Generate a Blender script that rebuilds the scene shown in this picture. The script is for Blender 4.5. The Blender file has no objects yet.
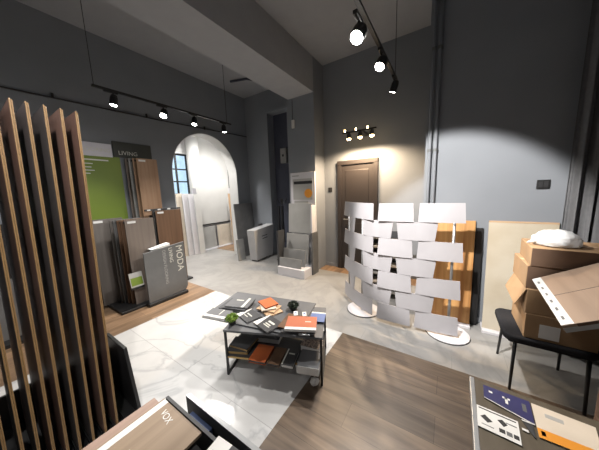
import bpy, bmesh, math, random
from mathutils import Vector, Matrix, noise
random.seed(7)
sc = bpy.context.scene
COL = sc.collection
PI = math.pi
R = math.radians

# ------------------------------------------------------------------ materials
def new_mat(name):
    m = bpy.data.materials.new(name); m.use_nodes = True
    nt = m.node_tree
    b = next(n for n in nt.nodes if n.type == 'BSDF_PRINCIPLED')
    return m, nt, b

def M(name, c1, c2=None, rough=.5, metal=0, scale=6, stretch=(1, 1, 1), detail=4, lo=.3, hi=.7,
      bump=0, spec=.5, emit=None, estr=0, trans=0, alpha=1, dist=0):
    m, nt, b = new_mat(name)
    b.inputs['Roughness'].default_value = rough
    b.inputs['Metallic'].default_value = metal
    b.inputs['Specular IOR Level'].default_value = spec
    b.inputs['Transmission Weight'].default_value = trans
    b.inputs['Alpha'].default_value = alpha
    if emit:
        b.inputs['Emission Color'].default_value = (*emit, 1)
        b.inputs['Emission Strength'].default_value = estr
    if c2 is None:
        c2 = tuple(x * .86 for x in c1)
    tc = nt.nodes.new('ShaderNodeTexCoord'); mp = nt.nodes.new('ShaderNodeMapping')
    mp.inputs['Scale'].default_value = stretch
    nz = nt.nodes.new('ShaderNodeTexNoise')
    nz.inputs['Scale'].default_value = scale; nz.inputs['Detail'].default_value = detail
    nz.inputs['Distortion'].default_value = dist
    cr = nt.nodes.new('ShaderNodeValToRGB')
    cr.color_ramp.elements[0].position = lo; cr.color_ramp.elements[1].position = hi
    cr.color_ramp.elements[0].color = (*c1, 1); cr.color_ramp.elements[1].color = (*c2, 1)
    L = nt.links.new
    L(tc.outputs['Object'], mp.inputs['Vector']); L(mp.outputs['Vector'], nz.inputs['Vector'])
    L(nz.outputs['Fac'], cr.inputs['Fac']); L(cr.outputs['Color'], b.inputs['Base Color'])
    if bump:
        bp = nt.nodes.new('ShaderNodeBump'); bp.inputs['Strength'].default_value = bump
        bp.inputs['Distance'].default_value = .01
        L(nz.outputs['Fac'], bp.inputs['Height']); L(bp.outputs['Normal'], b.inputs['Normal'])
    return m

def wood(name, a, b_, rough=.5, along='z', sc_=3):
    st = {'x': (.12, 2.4, 2.4), 'y': (2.4, .12, 2.4), 'z': (2.4, 2.4, .12)}[along]
    return M(name, a, b_, rough=rough, scale=sc_ * 2.2, stretch=st, detail=8, lo=.32, hi=.68, dist=.6, spec=.35)

def tile_floor(name, base, vein, grout, tw, th, rough, vein_w=.03, vs=1.3, off=(0, 0)):
    m, nt, b = new_mat(name); L = nt.links.new
    tc = nt.nodes.new('ShaderNodeTexCoord')
    mp = nt.nodes.new('ShaderNodeMapping'); mp.inputs['Location'].default_value = (off[0], off[1], 0)
    L(tc.outputs['Object'], mp.inputs['Vector'])
    br = nt.nodes.new('ShaderNodeTexBrick'); br.offset = 0.5
    br.inputs['Scale'].default_value = 1; br.inputs['Brick Width'].default_value = tw
    br.inputs['Row Height'].default_value = th; br.inputs['Mortar Size'].default_value = .0025
    br.inputs['Color1'].default_value = (1, 1, 1, 1); br.inputs['Color2'].default_value = (.9, .9, .9, 1)
    br.inputs['Mortar'].default_value = (0, 0, 0, 1)
    L(mp.outputs['Vector'], br.inputs['Vector'])
    nz = nt.nodes.new('ShaderNodeTexNoise'); nz.inputs['Scale'].default_value = vs
    nz.inputs['Detail'].default_value = 7; nz.inputs['Distortion'].default_value = 1.2
    L(mp.outputs['Vector'], nz.inputs['Vector'])
    cr = nt.nodes.new('ShaderNodeValToRGB'); e = cr.color_ramp.elements
    e[0].position = .5 - vein_w; e[0].color = (*base, 1)
    e[1].position = .5 + vein_w; e[1].color = (*base, 1)
    k = cr.color_ramp.elements.new(.5); k.color = (*vein, 1)
    L(nz.outputs['Fac'], cr.inputs['Fac'])
    n2 = nt.nodes.new('ShaderNodeTexNoise'); n2.inputs['Scale'].default_value = 2.5
    n2.inputs['Detail'].default_value = 5
    L(mp.outputs['Vector'], n2.inputs['Vector'])
    c2 = nt.nodes.new('ShaderNodeValToRGB')
    c2.color_ramp.elements[0].position = .3; c2.color_ramp.elements[1].position = .7
    c2.color_ramp.elements[0].color = (.84, .84, .85, 1); c2.color_ramp.elements[1].color = (1, 1, 1, 1)
    L(n2.outputs['Fac'], c2.inputs['Fac'])
    mu = nt.nodes.new('ShaderNodeMixRGB'); mu.blend_type = 'MULTIPLY'; mu.inputs[0].default_value = 1
    L(cr.outputs['Color'], mu.inputs[1]); L(c2.outputs['Color'], mu.inputs[2])
    m2 = nt.nodes.new('ShaderNodeMixRGB'); m2.blend_type = 'MULTIPLY'; m2.inputs[0].default_value = .6
    L(mu.outputs['Color'], m2.inputs[1]); L(br.outputs['Color'], m2.inputs[2])
    mx = nt.nodes.new('ShaderNodeMixRGB'); mx.inputs[2].default_value = (*grout, 1)
    L(br.outputs['Fac'], mx.inputs[0]); L(m2.outputs['Color'], mx.inputs[1])
    L(mx.outputs['Color'], b.inputs['Base Color'])
    b.inputs['Roughness'].default_value = rough
    return m

def plank_floor(name, a, b_, pw=1.3, ph=.19, rough=.42, rot=0):
    m, nt, b = new_mat(name); L = nt.links.new
    tc = nt.nodes.new('ShaderNodeTexCoord')
    mp = nt.nodes.new('ShaderNodeMapping'); mp.inputs['Rotation'].default_value = (0, 0, rot)
    L(tc.outputs['Object'], mp.inputs['Vector'])
    br = nt.nodes.new('ShaderNodeTexBrick'); br.offset = .37
    br.inputs['Scale'].default_value = 1; br.inputs['Brick Width'].default_value = pw
    br.inputs['Row Height'].default_value = ph; br.inputs['Mortar Size'].default_value = .0012
    br.inputs['Color1'].default_value = (.72, .72, .72, 1); br.inputs['Color2'].default_value = (1.15, 1.12, 1.08, 1)
    br.inputs['Mortar'].default_value = (.3, .3, .3, 1)
    L(mp.outputs['Vector'], br.inputs['Vector'])
    m2 = nt.nodes.new('ShaderNodeMapping'); m2.inputs['Scale'].default_value = (.9, 9, 1)
    L(mp.outputs['Vector'], m2.inputs['Vector'])
    nz = nt.nodes.new('ShaderNodeTexNoise'); nz.inputs['Scale'].default_value = 2.0
    nz.inputs['Detail'].default_value = 8; nz.inputs['Distortion'].default_value = .8
    L(m2.outputs['Vector'], nz.inputs['Vector'])
    cr = nt.nodes.new('ShaderNodeValToRGB')
    cr.color_ramp.elements[0].position = .3; cr.color_ramp.elements[1].position = .7
    cr.color_ramp.elements[0].color = (*a, 1); cr.color_ramp.elements[1].color = (*b_, 1)
    L(nz.outputs['Fac'], cr.inputs['Fac'])
    mu = nt.nodes.new('ShaderNodeMixRGB'); mu.blend_type = 'MULTIPLY'; mu.inputs[0].default_value = 1
    L(cr.outputs['Color'], mu.inputs[1]); L(br.outputs['Color'], mu.inputs[2])
    L(mu.outputs['Color'], b.inputs['Base Color'])
    b.inputs['Roughness'].default_value = rough
    return m

WALL = M('wall_paint', (.225, .241, .266), (.209, .224, .247), rough=.75, scale=2.5, spec=.25)
CEIL = M('ceiling_paint', (.34, .35, .37), (.32, .33, .35), rough=.8, spec=.2)
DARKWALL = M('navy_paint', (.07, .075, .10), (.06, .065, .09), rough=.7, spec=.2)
WHITEWALL = M('white_paint', (.64, .635, .62), (.61, .605, .59), rough=.7)
MARBLE = tile_floor('marble_tiles', (.60, .60, .595), (.47, .475, .48), (.36, .36, .36), 1.2, .6, .2, .022, 1.1, (.1, .25))
CONCRETE = tile_floor('concrete_tiles', (.33, .322, .31), (.285, .28, .27), (.25, .25, .24), .8, .8, .3, .06, 1.8, (.3, .05))
PLANKD = plank_floor('dark_planks', (.075, .054, .040), (.175, .13, .095), 1.4, .2, .38)
PLANKL = plank_floor('light_planks', (.17, .105, .06), (.32, .21, .13), 1.2, .15, .45, PI / 2)
BLACK = M('black_powdercoat', (.012, .012, .013), rough=.45)
BLACKF = M('black_fabric', (.016, .016, .018), (.024, .024, .027), rough=.9, scale=90, spec=.15)
GREYM = M('grey_metal', (.16, .165, .17), rough=.45, metal=.4)
ALU = M('brushed_aluminium', (.36, .37, .38), rough=.4, metal=.7, scale=20)
WHITEP = M('white_lacquer', (.62, .605, .63), (.60, .585, .61), rough=.35)
SCREENM = M('screen_white', (.39, .38, .40), (.37, .36, .38), rough=.4)
PAPER = M('white_paper', (.72, .72, .71), rough=.7)
CREAM = M('cream_paper', (.66, .58, .48), rough=.55)
NAVY = M('navy_print', (.035, .035, .12), (.03, .03, .10), rough=.4)
ORANGE = M('orange_print', (.72, .30, .035), (.66, .26, .03), rough=.45)
TERRA = M('terracotta_print', (.42, .135, .075), (.38, .12, .065), rough=.45)
RUST = M('rust_cloth', (.50, .12, .03), (.44, .10, .025), rough=.6)
TAN = M('tan_board', (.50, .34, .21), (.46, .30, .18), rough=.6)
CHAR = M('charcoal_cover', (.035, .036, .04), (.045, .046, .05), rough=.5)
SLATE = M('slate_cover', (.105, .108, .115), (.09, .093, .10), rough=.5)
BLUEP = M('blue_print', (.10, .15, .32), rough=.5)
GREEN = M('green_print', (.16, .23, .022), (.13, .20, .018), rough=.5, scale=1.5)
DGREEN = M('dark_green_board', (.03, .034, .028), rough=.5)
SILVERB = M('header_board', (.62, .62, .68), (.55, .55, .62), rough=.4)
LEAF = M('moss_leaf', (.17, .26, .03), (.08, .15, .015), rough=.7, scale=30)
DLEAF = M('dark_leaf', (.012, .025, .012), (.008, .015, .008), rough=.7, scale=30)
CARD = M('cardboard', (.36, .235, .135), (.32, .205, .115), rough=.8, scale=9, spec=.2)
CARDD = M('brown_cardboard', (.135, .085, .058), (.115, .072, .05), rough=.8, spec=.2)
BAG = M('plastic_bag', (.86, .87, .88), (.78, .79, .80), rough=.3, trans=.25, scale=26, bump=.9)
CURT = M('curtain_cloth', (.13, .132, .138), (.11, .112, .118), rough=.95, spec=.1, scale=30)
STONE = M('grey_stone', (.27, .27, .265), (.20, .20, .197), rough=.4, scale=5, detail=8)
STONED = M('dark_stone', (.13, .13, .13), (.085, .085, .088), rough=.45, scale=5, detail=8)
PALET = M('pale_tile', (.60, .59, .57), (.54, .53, .51), rough=.4, scale=3, detail=7)
CASEM = M('case_grey', (.42, .42, .43), (.39, .39, .40), rough=.5)
STONEL = M('light_stone', (.42, .415, .40), (.34, .335, .32), rough=.35, scale=3, detail=7)
BEIGE = M('beige_slab', (.52, .47, .38), (.40, .33, .23), rough=.5, scale=2.2, detail=7, lo=.40, hi=.75)
OAK = wood('golden_oak', (.60, .35, .14), (.33, .15, .05), .45)
OAKX = wood('pale_oak', (.34, .245, .18), (.26, .185, .135), .55, 'y')
WARMW = wood('warm_oak', (.34, .22, .14), (.25, .15, .09), .5)
WALN = wood('walnut', (.15, .085, .05), (.10, .055, .032), .5)
TAUPE = wood('taupe_oak', (.20, .165, .14), (.14, .115, .10), .5)
TAUPE2 = wood('grey_taupe_oak', (.15, .135, .125), (.11, .10, .092), .5)
EDGE = wood('raw_plank_edge', (.22, .135, .06), (.14, .082, .034), .5)
DECKT = wood('deck_oak', (.11, .092, .068), (.078, .064, .046), .45, 'y')
SANDW = wood('sand_oak', (.33, .25, .18), (.25, .185, .13), .5, 'y')
ROSE = wood('rose_oak', (.36, .26, .215), (.29, .205, .165), .5, 'y')
DARKF = [wood('smoked_plank_%d' % i, a, b, .45) for i, (a, b) in enumerate([
    ((.17, .10, .08), (.11, .065, .055)), ((.09, .08, .08), (.065, .058, .058)),
    ((.21, .125, .10), (.14, .085, .07)), ((.12, .10, .10), (.08, .068, .068))])]
DOORM = M('door_brown', (.033, .027, .026), (.028, .023, .022), rough=.45)
LAMP = M('lamp_glow', (1, 1, 1), emit=(1, .96, .9), estr=45)
LAMPW = M('warm_lamp_glow', (1, .8, .5), emit=(1, .68, .32), estr=30)
INK = M('black_ink', (.02, .02, .022), rough=.6)
GOLD = M('gold_edge', (.5, .34, .14), rough=.4, metal=.6)
GLASS = M('window_glass', (1, 1, 1), rough=.02, trans=1, spec=.3)
SPECK = M('speckled_board', (.42, .33, .27), (.12, .09, .08), rough=.6, scale=60, lo=.4, hi=.6)
TEXT = M('pale_lettering', (.62, .63, .58), rough=.5)
TEXTG = M('grey_lettering', (.36, .37, .37), rough=.5)

# ------------------------------------------------------------------ mesh builder
class MB:
    def __init__(s): s.bm = bmesh.new()
    def _add(s, vs, fs):
        v = [s.bm.verts.new(p) for p in vs]
        for f in fs:
            try: s.bm.faces.new([v[i] for i in f])
            except ValueError: pass
        return s
    def box(s, x0, x1, y0, y1, z0, z1):
        vs = [(x, y, z) for z in (z0, z1) for y in (y0, y1) for x in (x0, x1)]
        return s._add(vs, [(0, 2, 3, 1), (4, 5, 7, 6), (0, 1, 5, 4), (2, 6, 7, 3), (0, 4, 6, 2), (1, 3, 7, 5)])
    def hexa(s, b, t):               # 4 bottom points, 4 top points
        return s._add(list(b) + list(t), [(3, 2, 1, 0), (4, 5, 6, 7), (0, 1, 5, 4), (1, 2, 6, 5), (2, 3, 7, 6), (3, 0, 4, 7)])
    def prism(s, pts, d):            # polygon pts extruded by vector d
        n = len(pts); d = Vector(d)
        vs = [Vector(p) for p in pts] + [Vector(p) + d for p in pts]
        fs = [tuple(range(n - 1, -1, -1)), tuple(range(n, 2 * n))] + [(i, (i + 1) % n, n + (i + 1) % n, n + i) for i in range(n)]
        return s._add(vs, fs)
    def tube(s, pts, r, n=10, r1=None):
        pts = [Vector(p) for p in pts]; rings = []
        for i, p in enumerate(pts):
            d = (pts[min(i + 1, len(pts) - 1)] - pts[max(i - 1, 0)]).normalized()
            a = d.orthogonal().normalized() if i == 0 else (a - d * a.dot(d)).normalized()
            b = d.cross(a)
            rr = r if r1 is None else r + (r1 - r) * i / (len(pts) - 1)
            rings.append([s.bm.verts.new(p + a * rr * math.cos(2 * PI * k / n) + b * rr * math.sin(2 * PI * k / n)) for k in range(n)])
        for q, w in zip(rings, rings[1:]):
            for k in range(n): s.bm.faces.new((q[k], q[(k + 1) % n], w[(k + 1) % n], w[k]))
        s.bm.faces.new(rings[0][::-1]); s.bm.faces.new(rings[-1])
        return s
    def lathe(s, prof, c=(0, 0, 0), n=32):
        c = Vector(c); rings = []
        for r, z in prof:
            rings.append([s.bm.verts.new(c + Vector((r * math.cos(2 * PI * k / n), r * math.sin(2 * PI * k / n), z))) for k in range(n)])
        for q, w in zip(rings, rings[1:]):
            for k in range(n): s.bm.faces.new((q[k], q[(k + 1) % n], w[(k + 1) % n], w[k]))
        s.bm.faces.new(rings[0][::-1]); s.bm.faces.new(rings[-1])
        return s
    def xf(s, m):
        bmesh.ops.transform(s.bm, matrix=m, verts=s.bm.verts); return s
    def build(s, name, mat, parent=None, bevel=0, smooth=False, seg=2):
        bmesh.ops.recalc_face_normals(s.bm, faces=s.bm.faces)
        me = bpy.data.meshes.new(name); s.bm.to_mesh(me); s.bm.free()
        me.materials.append(mat)
        if smooth:
            for p in me.polygons: p.use_smooth = True
        o = bpy.data.objects.new(name, me); COL.objects.link(o)
        if parent: o.parent = parent
        if bevel:
            b = o.modifiers.new('bevel', 'BEVEL'); b.width = bevel; b.segments = seg; b.limit_method = 'ANGLE'
        return o

def tag(o, label=None, cat=None, group=None, kind=None):
    if label: o['label'] = label
    if cat: o['category'] = cat
    if group: o['group'] = group
    if kind: o['kind'] = kind
    return o
def thing(name, label, cat, loc=(0, 0, 0), rz=0, group=None, rx=0, ry=0):
    o = bpy.data.objects.new(name, None); COL.objects.link(o)
    o.empty_display_size = .05
    o.location = loc; o.rotation_euler = (rx, ry, rz)
    return tag(o, label, cat, group)
def part(name, mat, parent, *b, bevel=.002):
    return MB().box(*b).build(name, mat, parent, bevel)
def struct(name, mat, *b):
    return tag(MB().box(*b).build(name, mat), kind='structure')
def text(name, body, size, mat, parent, loc, rot, ext=.0008, ax='LEFT'):
    c = bpy.data.curves.new(name, 'FONT'); c.body = body; c.size = size; c.extrude = ext; c.align_x = ax
    c.materials.append(mat)
    tmp = bpy.data.objects.new('tmp', c); me = bpy.data.meshes.new_from_object(tmp); bpy.data.objects.remove(tmp); bpy.data.curves.remove(c)
    if not me.materials: me.materials.append(mat)
    o = bpy.data.objects.new(name, me); COL.objects.link(o); o.parent = parent
    o.location = loc; o.rotation_euler = rot
    return o

# ------------------------------------------------------------------ camera
yaw, pitch, roll, F = R(33.4), R(8.3), R(2.0), 226.
fw = Vector((-math.sin(yaw) * math.cos(pitch), math.cos(yaw) * math.cos(pitch), -math.sin(pitch)))
r0 = Vector((math.cos(yaw), math.sin(yaw), 0)); u0 = r0.cross(fw)
rt = r0 * math.cos(roll) - u0 * math.sin(roll); up = u0 * math.cos(roll) + r0 * math.sin(roll)
cam = bpy.data.cameras.new('camera'); camo = bpy.data.objects.new('camera', cam); COL.objects.link(camo)
camo.matrix_world = Matrix(((rt.x, up.x, -fw.x, 0), (rt.y, up.y, -fw.y, 0), (rt.z, up.z, -fw.z, 1.55), (0, 0, 0, 1)))
cam.sensor_fit = 'HORIZONTAL'; cam.sensor_width = 36; cam.lens = F / 599 * 36
cam.clip_start = .02
sc.camera = camo

# ------------------------------------------------------------------ room shell
WX, BX, DY, RY, CZ = -4.35, 1.3, 4.16, 3.1, 3.88
struct('floor', MARBLE, -3.1, -.9, -2.2, 2.15, -.06, 0)
struct('floor', PLANKD, -.9, BX, -2.2, 2.15, -.06, 0)
struct('floor', PLANKL, WX, -3.1, -2.2, 2.15, -.06, 0)
struct('floor', CONCRETE, WX, BX, 2.15, 3.86, -.06, 0)
struct('floor', CONCRETE, WX, -2.12, 3.86, 5.2, -.06, 0)
struct('floor', PLANKL, -2.12, -.25, 3.86, DY, -.06, 0)
struct('floor', CONCRETE, -8.2, WX, 1.2, 6.8, -.06, 0)
struct('ceiling', CEIL, WX - .3, BX, -2.2, 5.2, CZ, CZ + .1)
struct('wall_back', WALL, WX - .3, BX, -2.3, -2.2, 0, CZ)
struct('wall_right', WALL, BX, BX + .1, -2.2, RY, 0, CZ)
struct('wall_front', WALL, -.25, BX + .1, RY, DY + .2, 0, CZ)          # projecting block beside the door recess
struct('wall_door', WALL, -2.7, -.25, DY, DY + .2, 0, CZ)
# left wall with arch: straight jambs and half ellipse head
AY0, AY1, AZ, ARZ = 2.33, 3.90, 1.98, .85
def arch_pts(n=28):
    c = (AY0 + AY1) / 2; a = (AY1 - AY0) / 2
    return [(c - a * math.cos(PI * i / n), AZ + ARZ * math.sin(PI * i / n)) for i in range(n + 1)]
ap = arch_pts()
def archwall():
    mb = MB(); t = (-.3, 0, 0)
    mb.box(WX - .3, WX, -2.2, AY0, 0, CZ)
    mb.box(WX - .3, WX, AY1, 4.30, 0, CZ)
    for (y0, z0), (y1, z1) in zip(ap, ap[1:]):
        mb.prism([(WX, y0, z0), (WX, y1, z1), (WX, y1, CZ), (WX, y0, CZ)], t)
    bmesh.ops.remove_doubles(mb.bm, verts=mb.bm.verts, dist=1e-5)
    return mb
tag(archwall().build('wall_left', WALL), kind='structure')
mb = MB()                                                             # white lining of the arch
lin = [(AY0, 0)] + ap + [(AY1, 0)]
cy = (AY0 + AY1) / 2
def ins(p, d=.012):
    y, z = p
    if z <= AZ: return (y + (d if y < cy else -d), z)
    v = Vector((y - cy, z - AZ)); v -= v.normalized() * d
    return (cy + v.x, AZ + v.y)
for p, q in zip(lin, lin[1:]):
    a, b = ins(p), ins(q)
    mb.prism([(WX - .005, *p), (WX - .005, *q), (WX - .005, *b), (WX - .005, *a)], (-.29, 0, 0))
tag(mb.build('trim_1', WHITEWALL), kind='structure')
# back left corner: wall with a tall dark recess, lintel, column and beam
struct('wall_corner', WALL, WX, -3.62, 4.30, 4.5, 0, CZ)
struct('wall_lintel', WALL, -3.62, -2.95, 4.30, 4.5, 3.38, CZ)
struct('wall_pier', WALL, -2.95, -2.7, 4.16, 4.5, 0, CZ)
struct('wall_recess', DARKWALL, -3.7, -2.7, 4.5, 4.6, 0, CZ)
struct('trim_2', WALL, -3.69, -3.62, 4.27, 4.30, 0, 3.45)
struct('trim_3', WALL, -3.62, -2.95, 4.27, 4.30, 3.38, 3.45)
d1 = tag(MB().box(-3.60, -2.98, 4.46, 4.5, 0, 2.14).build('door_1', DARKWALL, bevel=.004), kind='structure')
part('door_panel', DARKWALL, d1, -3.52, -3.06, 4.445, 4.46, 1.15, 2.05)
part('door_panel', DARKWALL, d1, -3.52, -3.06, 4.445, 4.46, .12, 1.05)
struct('wall_column', WALL, -2.70, -2.10, 3.78, DY, 0, CZ)
struct('trim_4', CEIL, -2.66, -2.10, -2.2, 3.78, 3.30, CZ)            # the downstand beam
bc = MB().tube([(-3.9, 3.5, CZ - .02), (-3.55, 3.62, CZ - .02), (-3.35, 3.9, CZ - .02), (-2.95, 4.05, CZ - .02)], .022, 8).build('trim_5', DARKWALL, smooth=True)
tag(bc, kind='structure')
# skirting
struct('baseboard_front', WALL, -.25, .88, RY - .012, RY, 0, .07)
struct('baseboard_door', WALL, -2.1, -1.83, DY - .012, DY, 0, .07)

# room behind the arch
XF = -6.45
mbw = MB()
WY0, WY1, WZ0, WZ1 = 2.5, 3.98, .25, 2.75
mbw.box(XF - .2, XF, 1.2, WY0, 0, 3.4).box(XF - .2, XF, WY1, 6.8, 0, 3.4).box(XF - .2, XF, WY0, WY1, 0, WZ0).box(XF - .2, XF, WY0, WY1, WZ1, 3.4)
tag(mbw.build('wall_far', WHITEWALL), kind='structure')
struct('wall_far_side', WHITEWALL, XF, WX - .3, 6.0, 6.1, 0, 3.4)
struct('wall_far_near', WHITEWALL, XF, WX - .3, 1.2, 1.3, 0, 3.4)
struct('wall_far_party', WHITEWALL, WX - .32, WX - .3, 4.30, 6.0, 0, 3.4)
struct('ceiling', WHITEWALL, XF - .2, WX - .3, 1.2, 6.1, 3.4, 3.5)
wnd = tag(bpy.data.objects.new('window_1', None), kind='structure'); COL.objects.link(wnd)
mb = MB()
for y in (WY0, 3.18, 3.62, WY1 - .04): mb.box(XF - .14, XF - .09, y, y + .04, WZ0, WZ1)
for z in (WZ0, .95, 1.35, 1.95, 2.3, WZ1 - .04): mb.box(XF - .135, XF - .095, WY0, WY1, z, z + .035)
mb.build('window_frame', BLACK, wnd)
MB().box(XF - .119, XF - .113, WY0, WY1, WZ0, WZ1).build('window_pane', GLASS, wnd)
pil = MB().lathe([(.17, 0), (.17, 3.4)], (XF + .16, 4.02, 0), 24).build('wall_pillar', WHITEWALL, smooth=True)
tag(pil, kind='structure')

# door in the recess
dr = tag(bpy.data.objects.new('door_2', None), kind='structure'); COL.objects.link(dr); dr.location = (-1.425, DY, 0)
MB().box(-.38, -.30, -.05, 0, 0, 2.10).box(.30, .38, -.05, 0, 0, 2.10).box(-.38, .38, -.055, 0, 2.02, 2.10).build('door_frame', DOORM, dr, .006)
leaf = MB().box(-.30, .30, -.03, 0, .01, 2.02).build('door_leaf', DOORM, dr, .003)
part('door_panel', DOORM, leaf, -.22, .22, -.042, -.03, 1.05, 1.92, bevel=.01)
part('door_panel', DOORM, leaf, -.22, .22, -.042, -.03, .12, .92, bevel=.01)
MB().tube([(-.25, -.03, 1.0), (-.25, -.075, 1.0), (-.15, -.075, 1.0)], .009).build('door_handle', ALU, leaf)
sw = thing('light_switch', 'small black light switch on the wall left of the brown door', 'switch', (-1.975, DY, 1.53))
part('plate', BLACK, sw, -.04, .04, -.01, 0, 0, .085)
part('rocker', INK, sw, -.02, .02, -.014, -.01, .02, .065)
so = thing('wall_socket', 'black double socket plate on the grey wall near the curtain', 'socket', (.75, RY, 1.5))
part('plate', BLACK, so, -.045, .045, -.012, 0, 0, .085)
part('insert', INK, so, -.034, -.003, -.016, -.012, .015, .07)
part('insert', INK, so, .003, .034, -.016, -.012, .015, .07)

# pipes, cable, boxes on walls
for i, (x, lb) in enumerate([(-.205, 'left of the two vertical grey pipes on the wall corner'), (-.15, 'right of the two vertical grey pipes, next to the broad lit wall')]):
    t = thing('heating_pipe', lb, 'pipe', (x, RY - .045, 0), group='vertical pipes at the wall corner')
    MB().tube([(0, 0, 0), (0, 0, CZ)], .018, 12).build('pipe', WALL, t, smooth=True)
    for z in (1.25, 1.95, 3.0): MB().lathe([(.024, z), (.024, z + .03)], n=12).box(-.006, .006, 0, .045, z, z + .03).build('clamp', GREYM, t)
cab = thing('wall_cable', 'thin dark cable clipped along the left wall above the arch', 'cable', (WX, 0, 0))
MB().tube([(.012, -.6, 2.84), (.012, .8, 2.86), (.012, 2.2, 2.89), (.012, 4.2, 2.97), (.012, 4.29, 2.97)], .011, 6).build('cable_run', BLACK, cab)
for y in (.9, 2.0, 3.1): part('clip', BLACK, cab, 0, .025, y - .012, y + .012, 2.85 + y * .018, 2.90 + y * .022)
jb = thing('thermostat', 'small white sensor box on the grey column, hanging on a thin cable', 'sensor', (-2.55, 3.78, 2.76))
part('case', WHITEWALL, jb, -.028, .028, -.03, 0, 0, .15, bevel=.005)
MB().tube([(-.01, -.006, .15), (-.01, -.006, .52)], .004, 6).build('cable', BLACK, jb)
jb = thing('fuse_box', 'pale grey fuse box inside the dark recess left of the column', 'fuse box', (-3.30, 4.5, 2.24))
part('case', STONE, jb, -.085, .085, -.09, 0, 0, .34, bevel=.006)
part('handle', INK, jb, -.03, .02, -.096, -.09, .15, .2)

# ------------------------------------------------------------------ lights
def spot(loc, tgt, watts, ang, color=(1, .96, .91), blend=.35, rad=.035):
    l = bpy.data.lights.new('spot', 'SPOT'); l.energy = watts; l.spot_size = R(ang); l.spot_blend = blend
    l.color = color; l.shadow_soft_size = rad
    o = bpy.data.objects.new('spot', l); COL.objects.link(o); o.location = loc
    o.rotation_euler = (Vector(tgt) - Vector(loc)).to_track_quat('-Z', 'Y').to_euler()
def head(parent, origin, y, z, tgt, glow=LAMP, watts=100, ang=70, r=.042, ln=.13, color=(1, .96, .91), blend=.35):
    """one spotlight hanging under a rail at local (0,y,z)"""
    p = Vector((0, y, z - .11)); d = (Vector(tgt) - (Vector(origin) + p)).normalized()
    q = d.to_track_quat('Z', 'Y').to_matrix().to_4x4(); q.translation = p
    h = MB().lathe([(r * .55, -ln * .5), (r * .8, -ln * .45), (r, -ln * .2), (r, ln * .5), (r * .86, ln * .5), (r * .8, ln * .42)], n=20)
    h.xf(q)
    h.box(-.008, .008, y - .008, y + .008, z - .10, z - .02).box(-.016, .016, y - .09, y + .05, z - .03, z - .004)
    hh = h.build('spot_head', BLACK, parent)
    g = MB().lathe([(r * .84, ln * .40), (r * .84, ln * .47)], n=20).xf(q).build('lens', glow, hh)
    if watts:
        spot(Vector(origin) + p + d * (ln * .5 + .02), tgt, watts, ang, color, blend)
    return hh
T1 = (-3.55, 0, 2.87)
tr = thing('track_light', 'black track with spotlights hung on wires before the left wall', 'track light', T1)
part('rail', BLACK, tr, -.017, .017, 1.08, 3.12, -.012, .012)
for y in (1.10, 3.03): MB().tube([(0, y, .01), (0, y, CZ - T1[2])], .004, 6).build('wire', BLACK, tr)
head(tr, T1, 1.28, 0, (-3.35, .75, 0), watts=70, ang=100, blend=.6)
head(tr, T1, 1.88, 0, (-2.2, .55, .4), watts=120, ang=120, r=.048, blend=.6)
head(tr, T1, 2.36, 0, (-2.9, 1.6, 0), watts=100, ang=100, blend=.6)
head(tr, T1, 2.95, 0, (-3.2, 2.9, 0), watts=150, ang=100, blend=.6)
T2 = (-.62, 0, 2.90)
tr = thing('track_light', 'black track hung from the ceiling, its two blazing spots above the white screen', 'track light', T2)
part('rail', BLACK, tr, -.017, .017, -1.2, 3.25, -.012, .012)
for y in (-.8, 1.2, 3.19): MB().tube([(0, y, .01), (0, y, CZ - T2[2])], .004, 6).build('wire', BLACK, tr)
head(tr, T2, 1.84, -.08, (-.9, .1, .5), watts=115, ang=150, r=.055, blend=.7)
head(tr, T2, 2.52, 0, (-1.15, .7, .2), watts=190, ang=150, r=.052, blend=.7)
head(tr, T2, 3.16, 0, (-1.6, 3.5, 0.), watts=50, ang=110, blend=.6)
head(tr, T2, .75, 0, (.04, 3.1, 1.02), watts=700, ang=46, blend=.3)
head(tr, T2, .35, 0, (-.55, 2.6, .7), watts=30, ang=50)  # unseen head, added to brighten the screen
head(tr, T2, -.05, 0, (-1.9, .3, 1.1), watts=170, ang=62, blend=.6)  # added out of view to light the tall plank faces
head(tr, T2, -.9, 0, (-2.0, .5, .8), watts=40, ang=90)  # another unseen added head, extra fill on the planks
# warm lamps over the door
tw = thing('door_spotlight_bar', 'black bar with three warm lamps on the wall above the brown door', 'wall lamp', (-1.25, DY, 2.46))
part('rail', BLACK, tw, -.30, .26, -.40, -.37, .03, .055)
part('bracket', BLACK, tw, -.03, .03, -.37, 0, .025, .06)
for x in (-.19, 0, .19):
    h = MB().lathe([(.022, .03), (.034, .0), (.036, -.055), (.028, -.055)], (x, -.385, .0), 18).build('lamp_head', BLACK, tw)
    MB().lathe([(.031, -.056), (.033, -.066), (.026, -.078), (.012, -.085)], (x, -.385, 0), 18).build('bulb', LAMPW, h)
    MB().lathe([(.010, .09), (.010, .055)], (x - .07, -.385, 0), 10).build('small_bulb', LAMPW, h)
    spot((-1.25 + x, DY - .385, 2.46 - .10), (-1.25 + x * 1.3, DY - .2, 0), 85, 160, (1, .74, .47), .5, .03)
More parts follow.
